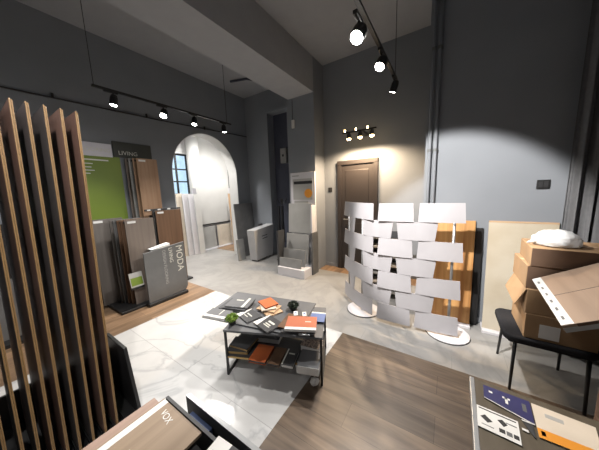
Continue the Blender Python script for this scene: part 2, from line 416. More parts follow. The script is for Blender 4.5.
# unseen ceiling lamps, added to light the room behind the arch
for (x, y, lb) in ((-4.95, 2.9, 'unseen added white ceiling lamp near the window of the far room'), (-4.95, 4.3, 'unseen added white ceiling lamp above the tile stand of the far room')):
    t = thing('added_lamp', lb, 'lamp', (x, y, 3.4))
    MB().lathe([(.16, -.05), (.17, -.02), (.17, 0)], n=24).build('housing', WHITEP, t)
    MB().lathe([(.14, -.058), (.15, -.05)], n=24).build('diffuser', LAMP, t)
    spot((x, y, 3.32), (x - .1, y, 0), 290, 165, (1, .97, .93), .5, .14)

# ------------------------------------------------------------------ helpers for flat goods
def book(name, label, cat, c, w, d, h, rz, cover, pages=PAPER, spine=None, z=0, group=None, wedge=None, lines=None, spw=.03):
    """catalogue lying flat: centre c, width w, depth d; spine along local -y edge"""
    t = thing(name, label, cat, (c[0], c[1], z), R(rz), group)
    k = min(.003, h * .25)
    part('pages', pages, t, -w / 2 + .004, w / 2 - .004, -d / 2 + .004, d / 2 - .004, k, h - k, bevel=.0008)
    part('cover', cover, t, -w / 2, w / 2, -d / 2, d / 2, h - k, h, bevel=.0008)
    part('back_cover', cover, t, -w / 2, w / 2, -d / 2, d / 2, 0, k, bevel=.0008)
    e = .0006
    if spine: part('spine', spine, t, -w / 2, w / 2, -d / 2 - .003, -d / 2 + spw, h + .0001, h + e, bevel=0)
    if spine: part('spine', spine, t, -w / 2, w / 2, -d / 2 - .004, -d / 2 - .0005, 0, h + e, bevel=0)
    if wedge:
        MB().prism([(-w / 2, -d / 2, h), (-w / 2 + .012, -d / 2 + d, h), (-w / 2 + wedge * .35, d / 2, h), (-w / 2 + wedge, -d / 2, h)], (0, 0, e)).build('printed_wedge', PAPER, t)
    if lines:
        for (x0, x1, y0, y1) in lines: part('print', TEXT, t, x0, x1, y0, y1, h, h + e, bevel=0)
    return t
def board(name, label, cat, loc, rz, w, h, th, mat, lean=0, edge=None, group=None):
    """upright board: width along local x, face towards local -y, leaning back by lean radians"""
    t = thing(name, label, cat, loc, rz, group, rx=-lean)
    if edge:
        part('face', mat, t, -w / 2 + .004, w / 2 - .004, 0, th, 0, h, bevel=.001)
        part('edge', edge, t, w / 2 - .004, w / 2, 0, th, 0, h, bevel=.001)
        part('edge', edge, t, -w / 2, -w / 2 + .004, 0, th, 0, h, bevel=.001)
    else:
        MB().box(-w / 2, w / 2, 0, th, 0, h).build('panel', mat, t, .002)
    return t

# ------------------------------------------------------------------ tall plank rack in the left foreground
rk = thing('plank_rack', 'black floor rack holding the tall planks in the left foreground', 'rack', (-2.1, .22, 0))
MB().prism([(-.33, .295, .0), (.34, .295, .0), (.335, .295, .08), (.24, .295, .50), (-.10, .295, .50), (-.33, .295, .3)], (0, .022, 0)).build('end_plate', BLACK, rk, .003)
MB().prism([(-.33, -.50, .0), (.34, -.50, .0), (.335, -.50, .08), (.24, -.50, .50), (-.10, -.50, .50), (-.33, -.50, .3)], (0, .022, 0)).build('end_plate', BLACK, rk, .003)
part('base', BLACK, rk, -.33, .34, -.478, .295, 0, .03)
part('back_rail', BLACK, rk, -.33, -.31, -.478, .295, .03, .27)
for i in range(12): part('slot_divider', BLACK, rk, -.30, .30, -.44 + i * .06, -.434 + i * .06, .03, .06, bevel=0)
mids = [.44, .38, .32, .26, .21, .16, .11, .06, .01, -.05]
onm = ['first', 'second', 'third', 'fourth', 'fifth', 'sixth', 'seventh', 'eighth', 'ninth', 'tenth']
for i, y in enumerate(mids):
    t = thing('sample_plank', 'tall dark plank, golden edged, %s from the right in the foreground rack' % onm[i],
              'plank', (-1.985, y - .052, .068), 0, 'tall planks in the foreground rack', rx=R(-1.6), ry=0)
    fm = DARKF[(i * 2 + i // 2) % 4]
    w = .23
    part('face', fm, t, -w, w - .006, 0, .006, 0, 1.97, bevel=.001)
    part('edge', EDGE, t, w - .006, w, 0, .006, 0, 1.97, bevel=.001)
    part('backing_face', DARKF[(i + 1) % 4], t, -w, w - .008, .0068, .0125, 0, 1.965, bevel=.001)
    part('backing_edge', EDGE, t, w - .008, w - .002, .0068, .0125, 0, 1.965, bevel=.001)

# ------------------------------------------------------------------ left wall displays
gp = thing('green_display_panel', 'large green printed panel with silver header on the left wall', 'panel', (WX + .003, 0, 0))
part('board', GREEN, gp, 0, .02, .35, 1.53, 1.20, 2.18)
part('header', SILVERB, gp, 0, .026, .60, 1.44, 2.17, 2.36)
for k, (y0, y1, z) in enumerate([(.98, 1.38, 2.12), (.98, 1.19, 2.06), (.98, 1.17, 2.01), (.98, 1.20, 1.965), (.98, 1.15, 1.92)]):
    part('printed_line', PAPER, gp, .02, .0215, y0, y1, z - (.012 if k == 0 else .006), z + .006, bevel=0)
text('header_text', 'FLOORING', .075, TEXT, gp, (.0265, 1.05, 2.24), (PI / 2, 0, PI / 2))
ls = thing('living_sign', 'dark green sign reading LIVING above the hanging plank samples', 'sign', (WX, 0, 0))
part('board', DGREEN, ls, 0, .02, 1.46, 2.0, 2.185, 2.42)
text('lettering', 'LIVING', .085, TEXT, ls, (.0205, 1.52, 2.225), (PI / 2, 0, PI / 2))

def sample_stack(y0, y1, z0, z1, xf, boards, label, cat, group, names):
    """boards facing +X standing one in front of the other, front one last; boards = [(dx, mat, y shift)]"""
    for k, (dx, mt, dy, th, lb) in enumerate(boards):
        t = thing('sample_board', lb, 'sample board', (xf - dx, (y0 + y1) / 2 + dy, z0), PI / 2, group, rx=0)
        w = (y1 - y0)
        part('face', mt, t, -w / 2, w / 2, -.003, 0, 0, z1 - z0, bevel=.001)
        part('core', ALU if k == 1 else EDGE if k % 2 else CHAR, t, -w / 2, w / 2, 0, th, 0, z1 - z0, bevel=.001)
        part('tag', PAPER if k == len(boards) - 1 else INK, t, -w / 2 + .03, -w / 2 + .13, -.0045, -.003, z1 - z0 - .05, z1 - z0 - .02, bevel=0)
# hanging LIVING planks
hb = thing('wall_shelf', 'black shelf bracket under the hanging oak planks on the left wall', 'shelf', (WX, 1.77, 1.18))
part('tray', BLACK, hb, 0, .22, -.24, .24, 0, .02)
part('lip', BLACK, hb, .215, .22, -.24, .24, .02, .05)
sample_stack(1.68, 1.985, 1.205, 2.17, -4.15, [
    (.15, TAUPE, -.10, .012, 'rear taupe plank in the stack under the LIVING sign'),
    (.10, STONE, -.07, .012, 'third plank back, grey, in the stack under the LIVING sign'),
    (.05, WARMW, -.035, .012, 'second plank back in the stack under the LIVING sign'),
    (.0, WARMW, .0, .012, 'front warm oak plank under the LIVING sign')], '', '', 'planks under the living sign', None)
# front rack A
ra = thing('sample_rack', 'low black floor rack with taupe boards by the light wood floor', 'rack', (-3.9, 1.45, 0))
part('base', BLACK, ra, -.38, .34, -.42, .28, 0, .035, bevel=.006)
part('back_panel', BLACK, ra, -.38, -.36, -.42, .28, .035, 1.1)
sample_stack(.98, 1.34, .036, 1.27, -4.02, [(.0, TAUPE2, .0, .014, 'rearmost large grey brown board of the low black rack')], '', '', 'boards in the low black rack', None)
sample_stack(1.24, 1.60, .036, 1.25, -3.66, [
    (.26, TAUPE2, -.085, .014, 'fifth board back in the low black rack, dark with grey edge'),
    (.20, STONED, -.065, .014, 'fourth board back in the low black rack, silver edged'),
    (.135, WALN, -.045, .014, 'third board back in the low black rack, brown'),
    (.07, WALN, -.022, .014, 'second board back in the low black rack, brown'),
    (.0, TAUPE, .0, .014, 'front taupe oak board of the low black rack')], '', '', 'boards in the low black rack', None)
# rack B further back
rb = thing('sample_rack', 'black rack with one brown board standing close before the arch', 'rack', (-4.15, 2.0, 0))
part('base', BLACK, rb, -.18, .18, -.20, .30, 0, .03)
part('side', BLACK, rb, -.18, .10, -.225, -.20, 0, 1.25)
part('back_panel', BLACK, rb, -.18, -.165, -.20, .30, .03, 1.2)
sample_stack(1.83, 2.26, .032, 1.32, -4.08, [
    (.05, STONED, -.02, .014, 'dark board hidden behind the brown one next to the arch'),
    (.0, WALN, .0, .014, 'brown walnut board standing closest to the arch')], '', '', 'boards in the rack beside the arch', None)
tp = thing('tag_strip', 'black strip of small square labels on top of the brown board by the arch', 'label strip', (-4.075, 1.98, 1.325))
part('strip', CHAR, tp, -.03, .0, -.30, .28, 0, .03)
for k in range(5): part('label_square', INK if k % 2 else PAPER, tp, 0, .001, -.27 + k * .08, -.22 + k * .08, .006, .026, bevel=0)
# grey end stand with lettering
st = thing('lettered_stand', 'grey upright stand with MODA lettering at the wood floor edge', 'stand', (-3.50, 1.62, 0))
def rr(y0, y1, z0, z1, r=.09):
    p = [(0, y0, z0)]
    for k in range(7):
        a = -PI / 2 + k * PI / 12
        p.append((0, y1 - r + r * math.cos(a), z0 + r + r * math.sin(a)))
    return p + [(0, y1, z1), (0, y0, z1 - .06)]
MB().prism(rr(-.28, .30, .05, .84), (.02, 0, 0)).build('panel', GREYM, st, .003)
part('foot', BLACK, st, -.04, .05, -.30, .28, 0, .05, bevel=.01)
part('holder', BLACK, st, -.04, 0, -.22, .22, .05, .60)
tx = (PI / 2, -PI / 2, PI / 2)
def vtext(nm, body, size, m_, y, z):
    o = text(nm, body, size, m_, st, (.0205, y, z), (0, 0, 0))
    # baseline runs down the panel, letters face +X
    o.rotation_euler = Matrix(((0, 0, 1), (0, 1, 0), (-1, 0, 0))).to_euler()
    return o
vtext('lettering', 'MODA', .135, TEXT, .17, .80)
vtext('lettering', 'LIVING', .075, TEXT, .06, .79)
vtext('lettering', 'DESIGN FLOORING', .06, TEXTG, -.03, .77)
lf = thing('leaflet_holder', 'small white topped leaflet tray above the grey lettered stand', 'tray', (-3.575, 1.60, .601))
MB().prism([(-.04, -.13, 0), (.06, -.13, 0), (.06, .10, 0), (-.04, .10, 0)], (0, 0, .2)).build('holder_box', CHAR, lf, .003)
MB().hexa([(-.05, -.14, .2), (.07, -.14, .2), (.07, .12, .2), (-.05, .12, .2)], [(-.05, -.14, .205), (.07, -.14, .205), (.07, .12, .25), (-.05, .12, .25)]).build('leaflets', PAPER, lf, .001)
br = thing('brochure', 'green and white brochure tucked left of the grey lettered stand', 'brochure', (-3.575, 1.27, .32), 0, ry=R(-12))
part('sheet', STONEL, br, 0, .006, -.09, .07, 0, .20, bevel=.0005)
part('green_print', GREEN, br, .006, .0066, -.08, .06, .02, .13, bevel=0)
part('holder_pocket', BLACK, br, -.012, 0, -.09, .07, -.03, .1)
# rack seen through the tall planks
rc = thing('sample_rack', 'black wall rack seen between the tall foreground planks', 'rack', (-4.1, .35, 0))
part('base', BLACK, rc, -.22, .25, -.45, .40, 0, .04)
part('back_panel', BLACK, rc, -.22, -.20, -.45, .40, .04, 1.3)
for k, (y, mt, lb) in enumerate([(-.3, STONED, 'dark stone look board on the rack behind the tall planks'), (.02, WARMW, 'oak board on the rack behind the tall planks')]):
    t = thing('sample_board', lb, 'sample board', (-4.1 + .10, .35 + y + .06, .041), PI / 2, 'boards behind the tall planks', rx=R(-6))
    part('face', mt, t, -.14, .14, -.003, 0, 0, .66, bevel=.001); part('core', EDGE, t, -.14, .14, 0, .012, 0, .66, bevel=.001)
    part('tag', PAPER, t, -.1, .1, -.0045, -.003, .57, .63, bevel=0)

# ------------------------------------------------------------------ far room goods
ts = thing('tile_stand', 'tall white framed tile display stand seen through the arch', 'display stand', (-5.75, 3.95, 0))
part('back_board', WHITEP, ts, -.10, -.06, -.35, .95, 0, 1.75)
part('rail', BLACK, ts, -.06, -.02, -.33, .95, .70, .735)
part('plinth', WHITEP, ts, -.10, .14, -.35, .95, 0, .03)
def xboard(name, label, cat, x, y0, y1, z0, z1, mt, th=.02, lean=0, group=None, mat2=None):
    t = thing(name, label, cat, (x, (y0 + y1) / 2, z0), PI / 2, group, rx=-R(lean))
    w = y1 - y0
    part('face', mt, t, -w / 2, w / 2, 0, th * .4, 0, z1 - z0, bevel=.001)
    part('core', mat2 or PAPER, t, -w / 2, w / 2, th * .4, th, 0, z1 - z0, bevel=.001)
    return t
xboard('tile_slab', 'large pale grey tile on the upper half of the far stand', 'tile', -5.715, 3.66, 4.72, .74, 1.98, PALET, group='tiles on the far stand')
xboard('tile_slab', 'lower left grey tile on the far stand, nearest the white slabs', 'tile', -5.70, 3.66, 4.16, .031, .66, STONEL, lean=3, group='tiles on the far stand')
xboard('tile_slab', 'lower right cream tile on the far stand', 'tile', -5.70, 4.22, 4.86, .031, .66, CREAM, lean=3, group='tiles on the far stand')
xboard('tile_slab', 'yellowish wood look slab at the right edge of the far stand', 'slab', -5.45, 4.55, 4.86, 0.0, 1.58, TAN, lean=3)
for k in range(4):
    xboard('tall_slab', ['cream slab at the left end of the far stand', 'white slab second from the left in the far room', 'white slab third from the left in the far room', 'pale grey slab next to the big tile in the far room'][k],
           'slab', -5.62 + k * .05, 3.06 + k * .13, 3.24 + k * .12, 0, 1.62 - k * .01, [CREAM, WHITEP, WHITEP, PALET][k], lean=2, group='tall slabs at the left of the far stand')
xboard('dark_panel', 'narrow dark panel on the far room wall beside the arch edge', 'panel', XF + .03, 5.35, 5.62, .0, 2.6, CHAR)
struct('floor', PLANKL, -5.62, -4.75, 4.05, 4.95, -.05, .003)

# slabs by the arch
xboard('stone_slab', 'tall dark grey stone slab leaning between arch and corner', 'slab', -4.17, 3.66, 4.25, 0, 1.32, STONED, lean=4, th=.025, mat2=STONED)
xboard('stone_slab', 'short grey slab leaning at the right foot of the arch', 'slab', -4.0, 3.47, 3.68, 0, .50, STONE, lean=5, th=.03, mat2=STONE)
# grey case
gc = thing('sample_case', 'light grey carrying case with a handle standing on the tiles', 'case', (-3.66, 3.90, 0), R(3))
MB().hexa([(-.14, -.28, .03), (.07, -.28, .03), (.07, .33, .03), (-.14, .33, .03)], [(-.12, -.36, .74), (.10, -.36, .74), (.10, .37, .80), (-.12, .37, .80)]).build('body', CASEM, gc, .012)
part('handle', CHAR, gc, -.03, .01, -.06, .06, .80, .85, bevel=.01)
MB().box(-.13, .05, -.24, -.2, 0, .03).box(-.13, .05, .2, .24, 0, .03).build('feet', BLACK, gc)
for z, a, b in ((.56, -.10, .10), (.50, -.08, .10)):
    MB().hexa([(.0935, a, z), (.095, a, z), (.095, b, z + .012), (.0935, b, z + .012)], [(.0945, a, z + .018), (.096, a, z + .018), (.096, b, z + .03), (.0945, b, z + .03)]).build('printed_line', INK, gc)
# coat stand
cs = thing('coat_stand', 'thin black coat stand in the dark recess corner beside the stone display', 'coat stand', (-3.10, 4.02, 0))
MB().tube([(0, 0, .02), (0, 0, 1.42)], .014, 10).build('pole', BLACK, cs)
for k in range(4):
    a = k * PI / 2 + .4; c, s_ = math.cos(a), math.sin(a)
    MB().tube([(0, 0, 1.30), (c * .07, s_ * .07, 1.34), (c * .11, s_ * .11, 1.42)], .008, 8).build('hook', BLACK, cs)
    MB().tube([(0, 0, .12), (c * .12, s_ * .12, .04), (c * .17, s_ * .17, .01)], .01, 8).build('leg', BLACK, cs)
MB().tube([(.05, -.06, 1.26), (.055, -.08, .9), (.05, -.07, .45)], .028, 8, .045).build('hanging_strap', BLACKF, cs)
MB().tube([(-.06, -.03, 1.26), (-.07, -.04, .8), (-.06, -.04, .3)], .022, 8, .04).build('hanging_strap', BLACKF, cs)

# stone display before the column
sd = thing('stone_display', 'white framed stone display stand in front of the grey column', 'display stand', (-2.36, 3.5, 0))
part('plinth', WHITEP, sd, -.31, .29, -.26, .28, 0, .16, bevel=.004)
part('back_frame', WHITEP, sd, -.28, .27, .235, .27, .16, 1.92, bevel=.004)
part('side_frame', WHITEP, sd, .235, .265, .10, .235, .16, 1.30)
ph = part('picture', STONEL, sd, -.22, .22, .228, .235, 1.40, 1.80, bevel=0)
part('dark_band', INK, ph, -.20, .22, .226, .228, 1.70, 1.755, bevel=0)
MB().lathe([(.001, 0), (.05, .001), (.085, .0015), (.085, .0025), (.001, .003)], n=24).xf(Matrix.Translation((.13, .2255, 1.52)) @ Matrix.Rotation(PI / 2, 4, 'X')).build('orange_fruit', ORANGE, ph)
part('caption', TEXTG, sd, -.24, -.08, .233, .235, 1.85, 1.87, bevel=0)
part('price_card', STONEL, sd, -.20, .12, .228, .235, 1.31, 1.38, bevel=0)
def yslab(label, x0, x1, y, z0, z1, mt, lean=0, th=.02, group='stone slabs on the white display'):
    t = thing('stone_slab', label, 'slab', ((x0 + x1) / 2, y, z0), 0, group, rx=-R(lean))
    MB().box(-(x1 - x0) / 2, (x1 - x0) / 2, 0, th, 0, z1 - z0).build('slab', mt, t, .002)
yslab('large upper light slab on the white stone display', -2.68, -2.15, 3.66, .75, 1.33, STONEL, 4)
yslab('large lower light slab on the white stone display', -2.70, -2.18, 3.56, .161, .745, STONEL, 6)
yslab('grey slab of middle height on the white stone display', -2.66, -2.16, 3.40, .161, .48, STONE, 8)
yslab('small grey slab at the front of the white stone display', -2.66, -2.17, 3.28, .161, .33, STONE, 8)
t = thing('stone_slab', 'dark slab standing edgewise at the right side of the stone display', 'slab', (-2.07, 3.62, 0))
part('slab', STONED, t, .005, .03, -.12, .10, 0, .80)
t = thing('stone_slab', 'narrow brown black slab at the left side of the stone display', 'slab', (-2.725, 3.40, 0))
part('slab', CHAR, t, -.02, .02, -.06, .14, 0, .82)

# ------------------------------------------------------------------ white woven screen
scn = thing('room_screen', 'white woven looking room screen of staggered panels on round feet', 'screen', (-.4, 2.65, 0))
ox, oy = -.4, 2.65
def spanel(a, b, zt, zb, wt, wb, lean, bow):
    a = Vector((a[0] - ox, a[1] - oy, 0)); b = Vector((b[0] - ox, b[1] - oy, 0))
    d = (b - a).normalized(); n = Vector((d.y, -d.x, 0))
    if n.y > 0 and abs(n.y) > .2: n = -n
    mb = MB(); N = 6; rows = []
    for z, w, ln in ((zt, wt, -lean), ((zt + zb) / 2, (wt + wb) / 2, 0), (zb, wb, lean)):
        L0, L1 = a - d * w, b + d * w
        row = []
        for k in range(N + 1):
            t_ = k / N; p = L0.lerp(L1, t_) + n * (bow * (1 - (2 * t_ - 1) ** 2) + ln) + Vector((0, 0, z))
            row.append(p)
        rows.append(row)
    fv = [[mb.bm.verts.new(p) for p in r] for r in rows]; bv = [[mb.bm.verts.new(p - n * .006) for p in r] for r in rows]
    for i in range(2):
        for k in range(N):
            mb.bm.faces.new((fv[i][k], fv[i][k + 1], fv[i + 1][k + 1], fv[i + 1][k]))
            mb.bm.faces.new((bv[i][k], bv[i + 1][k], bv[i + 1][k + 1], bv[i][k + 1]))
    for k in range(N):
        mb.bm.faces.new((fv[0][k], bv[0][k], bv[0][k + 1], fv[0][k + 1])); mb.bm.faces.new((fv[2][k], fv[2][k + 1], bv[2][k + 1], bv[2][k]))
    for i in range(2):
        mb.bm.faces.new((fv[i][0], fv[i + 1][0], bv[i + 1][0], bv[i][0])); mb.bm.faces.new((fv[i][N], bv[i][N], bv[i + 1][N], fv[i + 1][N]))
    return mb.build('panel', SCREENM, scn)
ODD = [((.140, 2.62), (-.235, 2.585)), ((-.295, 2.572), (-.635, 2.575)), ((-.71, 2.60), (-1.0, 2.795)), ((-1.004, 2.80), (-1.22, 3.03))]
EVN = [((-.075, 2.60), (-.445, 2.573)), ((-.49, 2.573), (-.85, 2.675)), ((-.985, 2.775), (-1.10, 2.895))]
RH = .1935
for k in range(7):
    zt = 1.395 - k * RH; zb = zt - RH + .0015
    for (a, b) in (ODD if k % 2 == 0 else EVN):
        if k % 2 == 0: spanel(a, b, zt, zb, 0, .012, .006, .010)
        else: spanel(a, b, zt, zb, .006, -.016, .004, .010)
for x, y in ((.065, 2.65), (-.36, 2.61), (-.87, 2.735), (-1.15, 3.02)):
    MB().tube([(x - ox, y - oy, .0 if x != -.36 else .04), (x - ox, y - oy, 1.37)], .013, 12).build('pole', ALU, scn, smooth=True)
for x, y in ((.06, 2.70), (-.86, 2.745)):
    MB().lathe([(.205, 0), (.205, .006)], (x - ox, y - oy, 0), 40).build('foot_rim', BLACK, scn)
    MB().lathe([(.20, .006), (.20, .014), (.18, .018)], (x - ox, y - oy, 0), 40).build('foot', WHITEP, scn)
# tile rack behind the screen
tb = thing('tile_rack', 'dark slatted tile rack glimpsed through the gaps of the white screen', 'rack', (-.70, 3.32, 0))
for x in (-.25, .23): part('side', BLACK, tb, x, x + .02, -.10, .09, 0, .95)
for k in range(7):
    part('shelf', BLACK, tb, -.23, .23, -.09, .09, .06 + k * .13, .075 + k * .13)
part('back_panel', CHAR, tb, -.23, .23, .08, .09, .0, .95)
for k in range(6):
    t = thing('tile_sample', 'cream tile on the %s shelf of the dark rack behind the screen' % ['lowest', 'second lowest', 'third lowest', 'fourth lowest', 'fifth lowest', 'topmost full'][k], 'tile', (-.70, 3.31, .0755 + k * .13), group='tiles in the rack behind the screen')
    part('slab', [STONEL, CREAM][k % 2], t, -.20, .20, -.09, .07, 0, .03)

# ------------------------------------------------------------------ leaning boards on the right wall
ld = thing('display_ledge', 'low white ledge on the floor along the right wall under the leaning boards', 'ledge', (.3, 2.96, 0))
part('ledge', WHITEP, ld, -.45, -.03, -.07, .12, 0, .03, bevel=.004)
part('ledge', WHITEP, ld, .07, .62, -.07, .12, 0, .03, bevel=.004)
def lboard(label, x0, x1, y, z0, ht, mt, th=.022, cat='board', name='leaning_slab', edge=None, lip=False):
    ln = math.atan2(RY - th - y - .004, ht)
    t = thing(name, label, cat, ((x0 + x1) / 2, y, z0), 0, 'large panels leaning on the right wall', rx=-ln)
    w = x1 - x0
    part('face', mt, t, -w / 2, w / 2, 0, th * .5, 0, ht, bevel=.001)
    part('backing', edge or CHAR, t, -w / 2, w / 2, th * .5, th, 0, ht, bevel=.001)
    if lip: part('top_edge', TAN, t, -w / 2, w / 2, -.003, .012, ht, ht + .018, bevel=.001)
lboard('golden oak panel leaning on the wall behind the white screen', -.12, .265, 2.95, .031, 1.15, OAK, edge=TAN)
lboard('narrow black panel between the oak and the beige panels', .275, .335, 3.02, 0, 1.10, BLACK, name='leaning_slab')
lboard('large stained beige panel leaning on the wall beside the black chair', .375, .885, 2.95, .031, 1.14, BEIGE, edge=WHITEP, lip=True)

# curtain
mb = MB(); N = 90; fr = []; bk = []
def cpt(s):
    x = .845 + s * .43
    y = 2.885 - .10 * s + .032 * math.sin(s * 38) + .012 * math.sin(s * 91 + 1)
    return x, y
for (z, sp) in ((.03, 1.0), (1.2, .97), (2.4, .95), (3.70, .9)):
    fr.append([mb.bm.verts.new((cpt(k / N)[0] + (1 - sp) * .1, cpt(k / N)[1] * 1.0 + 0, z)) for k in range(N + 1)])
    bk.append([mb.bm.verts.new((cpt(k / N)[0] + (1 - sp) * .1, cpt(k / N)[1] + .006, z)) for k in range(N + 1)])
for i in range(3):
    for k in range(N):
        mb.bm.faces.new((fr[i][k], fr[i][k + 1], fr[i + 1][k + 1], fr[i + 1][k])); mb.bm.faces.new((bk[i][k], bk[i + 1][k], bk[i + 1][k + 1], bk[i][k + 1]))
    mb.bm.faces.new((fr[i][0], fr[i + 1][0], bk[i + 1][0], bk[i][0])); mb.bm.faces.new((fr[i][N], bk[i][N], bk[i + 1][N], fr[i + 1][N]))
cu = thing('curtain', 'dark grey curtain hanging in folds at the right end of the wall', 'curtain')
mb.build('cloth', CURT, cu, smooth=True)
MB().tube([(.80, 2.88, 3.71), (1.29, 2.78, 3.71)], .014, 10).build('rod', BLACK, cu)

# ------------------------------------------------------------------ chair with boxes
ch = thing('chair', 'black padded chair with thin splayed legs carrying a stack of cartons', 'chair', (.64, 2.34, 0), R(0))
def rrect(w, d, r, n=6):
    p = []
    for cx_, cy_, a0 in ((w - r, d - r, 0), (-w + r, d - r, 90), (-w + r, -d + r, 180), (w - r, -d + r, 270)):
        for k in range(n + 1):
            a = R(a0 + 90 * k / n); p.append((cx_ + r * math.cos(a), cy_ + r * math.sin(a)))
    return p
MB().prism([(x, y, .405) for x, y in rrect(.24, .24, .07)], (0, 0, .05)).build('seat', BLACKF, ch, .015, seg=3)
MB().tube([(-.2, -.2, .40), (.2, -.2, .40), (.2, .2, .40), (-.2, .2, .40), (-.2, -.2, .40)], .011, 8).build('seat_frame', BLACK, ch)
for (tx_, ty_, fx, fy) in ((-.17, -.2, -.175, -.205), (.19, -.2, .20, -.215), (-.17, .2, -.185, .235), (.19, .2, .20, .235)):
    MB().tube([(tx_, ty_, .405), (fx, fy, .0)], .012, 10, .009).build('leg', BLACK, ch, smooth=True)
mb = MB().prism([(.225, y, z) for y, z in [(-.2, .5), (.2, .5), (.2, .74), (.15, .80), (-.15, .80), (-.2, .74)]], (.025, 0, 0))
mb.build('backrest', BLACKF, ch, .01)
for y in (-.15, .15): MB().tube([(.205, y, .41), (.24, y, .50)], .01, 8).build('back_strut', BLACK, ch)

def carton(label, x0, x1, y0, y1, z0, z1, rz=0, mat=CARD, front=None, lab=None, flap=False, group='cardboard boxes stacked on the chair'):
    t = thing('cardboard_box', label, 'box', ((x0 + x1) / 2, (y0 + y1) / 2, z0), R(rz), group)
    w, d, h = (x1 - x0) / 2, (y1 - y0) / 2, z1 - z0 - .001
    part('body', mat, t, -w, w, -d, d, 0, h, bevel=.004)
    part('tape', TAN, t, -w, w, -.025, .025, h, h + .0008, bevel=0)
    if front: part('shaded_face', front, t, -w + .004, w - .004, -d - .0015, -d - .0002, .003, h - .003, bevel=0)  # front in darker brown: the shade on this side is put into the colour
    if lab: part('address_label', PAPER, t, lab[0], lab[1], -d - .0025, -d - .0015, lab[2], lab[3], bevel=0)
    if flap:
        MB().prism([(-w - .002, -d, h), (-w - .002, d, h), (-w - .05, d - .01, h - .12), (-w - .05, -d + .03, h - .14)], (-.004, 0, 0)).build('flap', mat, t)
    return t
carton('lowest cardboard box, directly on the black chair seat, with a white label', .505, .855, 2.125, 2.50, .457, .64, 0, CARD, None, (-.10, .0, .02, .12))
carton('second cardboard box from the bottom on the chair, its side flap hanging', .50, .855, 2.13, 2.50, .64, .82, 0, CARD, None, None, True)
carton('third cardboard box from the bottom on the chair', .49, .90, 2.15, 2.52, .82, .985, 0, CARD, CARDD)
carton('topmost cardboard box of the chair stack, under the plastic bag', .51, 1.05, 2.13, 2.50, .985, 1.115, -3, CARD, CARDD)
# plastic bag
bm = bmesh.new(); bmesh.ops.create_icosphere(bm, subdivisions=5, radius=1)
for v in bm.verts:
    p = v.co.copy()
    n = noise.fractal(p * 1.7 + Vector((3, 1, 7)), .8, 2.2, 5) * .08 + abs(noise.noise(p * 3.2)) * .05
    p *= 1 + n
    z = p.z
    if z < -.35: z = -.35 - (-.35 - z) * .08
    v.co = (p.x * .122, p.y * .12, (z + .41) * .075)
zmin = min(v.co.z for v in bm.verts)
for v in bm.verts: v.co.z -= zmin
mbb = MB(); mbb.bm.free(); mbb.bm = bm
bg = thing('plastic_bag', 'crumpled white plastic bag on top of the cardboard boxes', 'bag', (.655, 2.30, 1.117))
mbb.build('bag', BAG, bg, smooth=True)
MB().tube([(-.09, -.04, .03), (-.125, -.05, .03), (-.15, -.03, .01)], .016, 8, .008).build('knotted_end', BAG, bg, smooth=True)
# boxes at the right edge with the tilted wood board
for k, (z0, z1, lb) in enumerate([(0, .27, 'bottom brown carton of the stack at the right edge'), (.27, .52, 'middle brown carton with white label at the right edge'), (.52, .93, 'top brown carton under the tilted oak board at the right edge')]):
    t = carton(lb, .745, 1.2, 1.47, 1.80, z0, z1, 0, CARDD, None, (-.26, -.12, .06, .16), group='cartons at the right edge')
    part('side_label', PAPER, t, -.2295, -.228, -.12, .02, .06, .17, bevel=0)
wb = thing('oak_sample_board', 'pale oak sample board with white printed edge lying tilted on cartons', 'sample board', (.475, 1.46, .885), R(-4), ry=R(-31))
MB().box(0, .85, 0, .66, 0, .014).build('face', OAKX, wb, .002)
part('printed_edge', PAPER, wb, 0, .045, .002, .658, .014, .0146, bevel=0)
for k in range(6): part('printed_mark', GREYM, wb, .016, .026, .05 + k * .1, .085 + k * .1, .0146, .015, bevel=0)
part('front_edge', CARDD, wb, .05, .85, -.002, 0, .0, .014, bevel=0)
part('seam', INK, wb, .045, .85, .33, .334, .014, .0143, bevel=0)
part('backing', STONEL, wb, 0, .85, 0, .66, -.022, 0, bevel=.001)

# ------------------------------------------------------------------ coffee table
ta = 23
TC = (-1.238, 1.474)
tb = thing('coffee_table', 'low dark coffee table with lower shelf covered in catalogues', 'table', (*TC, 0), R(ta))
TL, TD = .4175, .235
part('tabletop', SLATE, tb, -TL, TL, -TD, TD, .405, .425, bevel=.003)
part('shelf', CHAR, tb, -TL + .02, TL - .02, -TD + .01, TD - .01, .165, .18, bevel=.003)
for sx in (-1, 1):
    x = sx * (TL - .012)
    for sy in (-1, 1):
        MB().box(x - .009, x + .009, sy * (TD - .012) - .009, sy * (TD - .012) + .009, .0, .405).build('leg', BLACK, tb, .002)
    part('foot_bar', BLACK, tb, x - .009, x + .009, -TD + .021, TD - .021, 0, .018)
    part('shelf_bar', BLACK, tb, x - .009, x + .009, -TD + .021, TD - .021, .147, .165)
part('front_rail', GOLD, tb, -TL + .02, TL - .02, -TD + .004, -TD + .010, .165, .18)
sl = thing('sample_slab', 'large flat slate grey panel lying on the coffee table, overhanging left', 'panel', (-1.46, 1.49, .426), R(12.5))
part('panel', SLATE, sl, -.47, .47, -.275, .275, 0, .012, bevel=.002)
ZT = .4385
pr = [(-.04, .04, .0, .012), (-.04, .02, -.03, -.022)]
book('catalogue', 'lowest dark catalogue in the stack at the back left of the table', 'catalogue', (-1.73, 1.42), .27, .22, .014, 12, CHAR, SLATE, z=ZT, group='dark catalogue stack on the table')
book('catalogue', 'middle dark catalogue in the stack at the back left of the table', 'catalogue', (-1.70, 1.42), .26, .20, .014, 17, CHAR, SLATE, z=ZT + .0145, group='dark catalogue stack on the table')
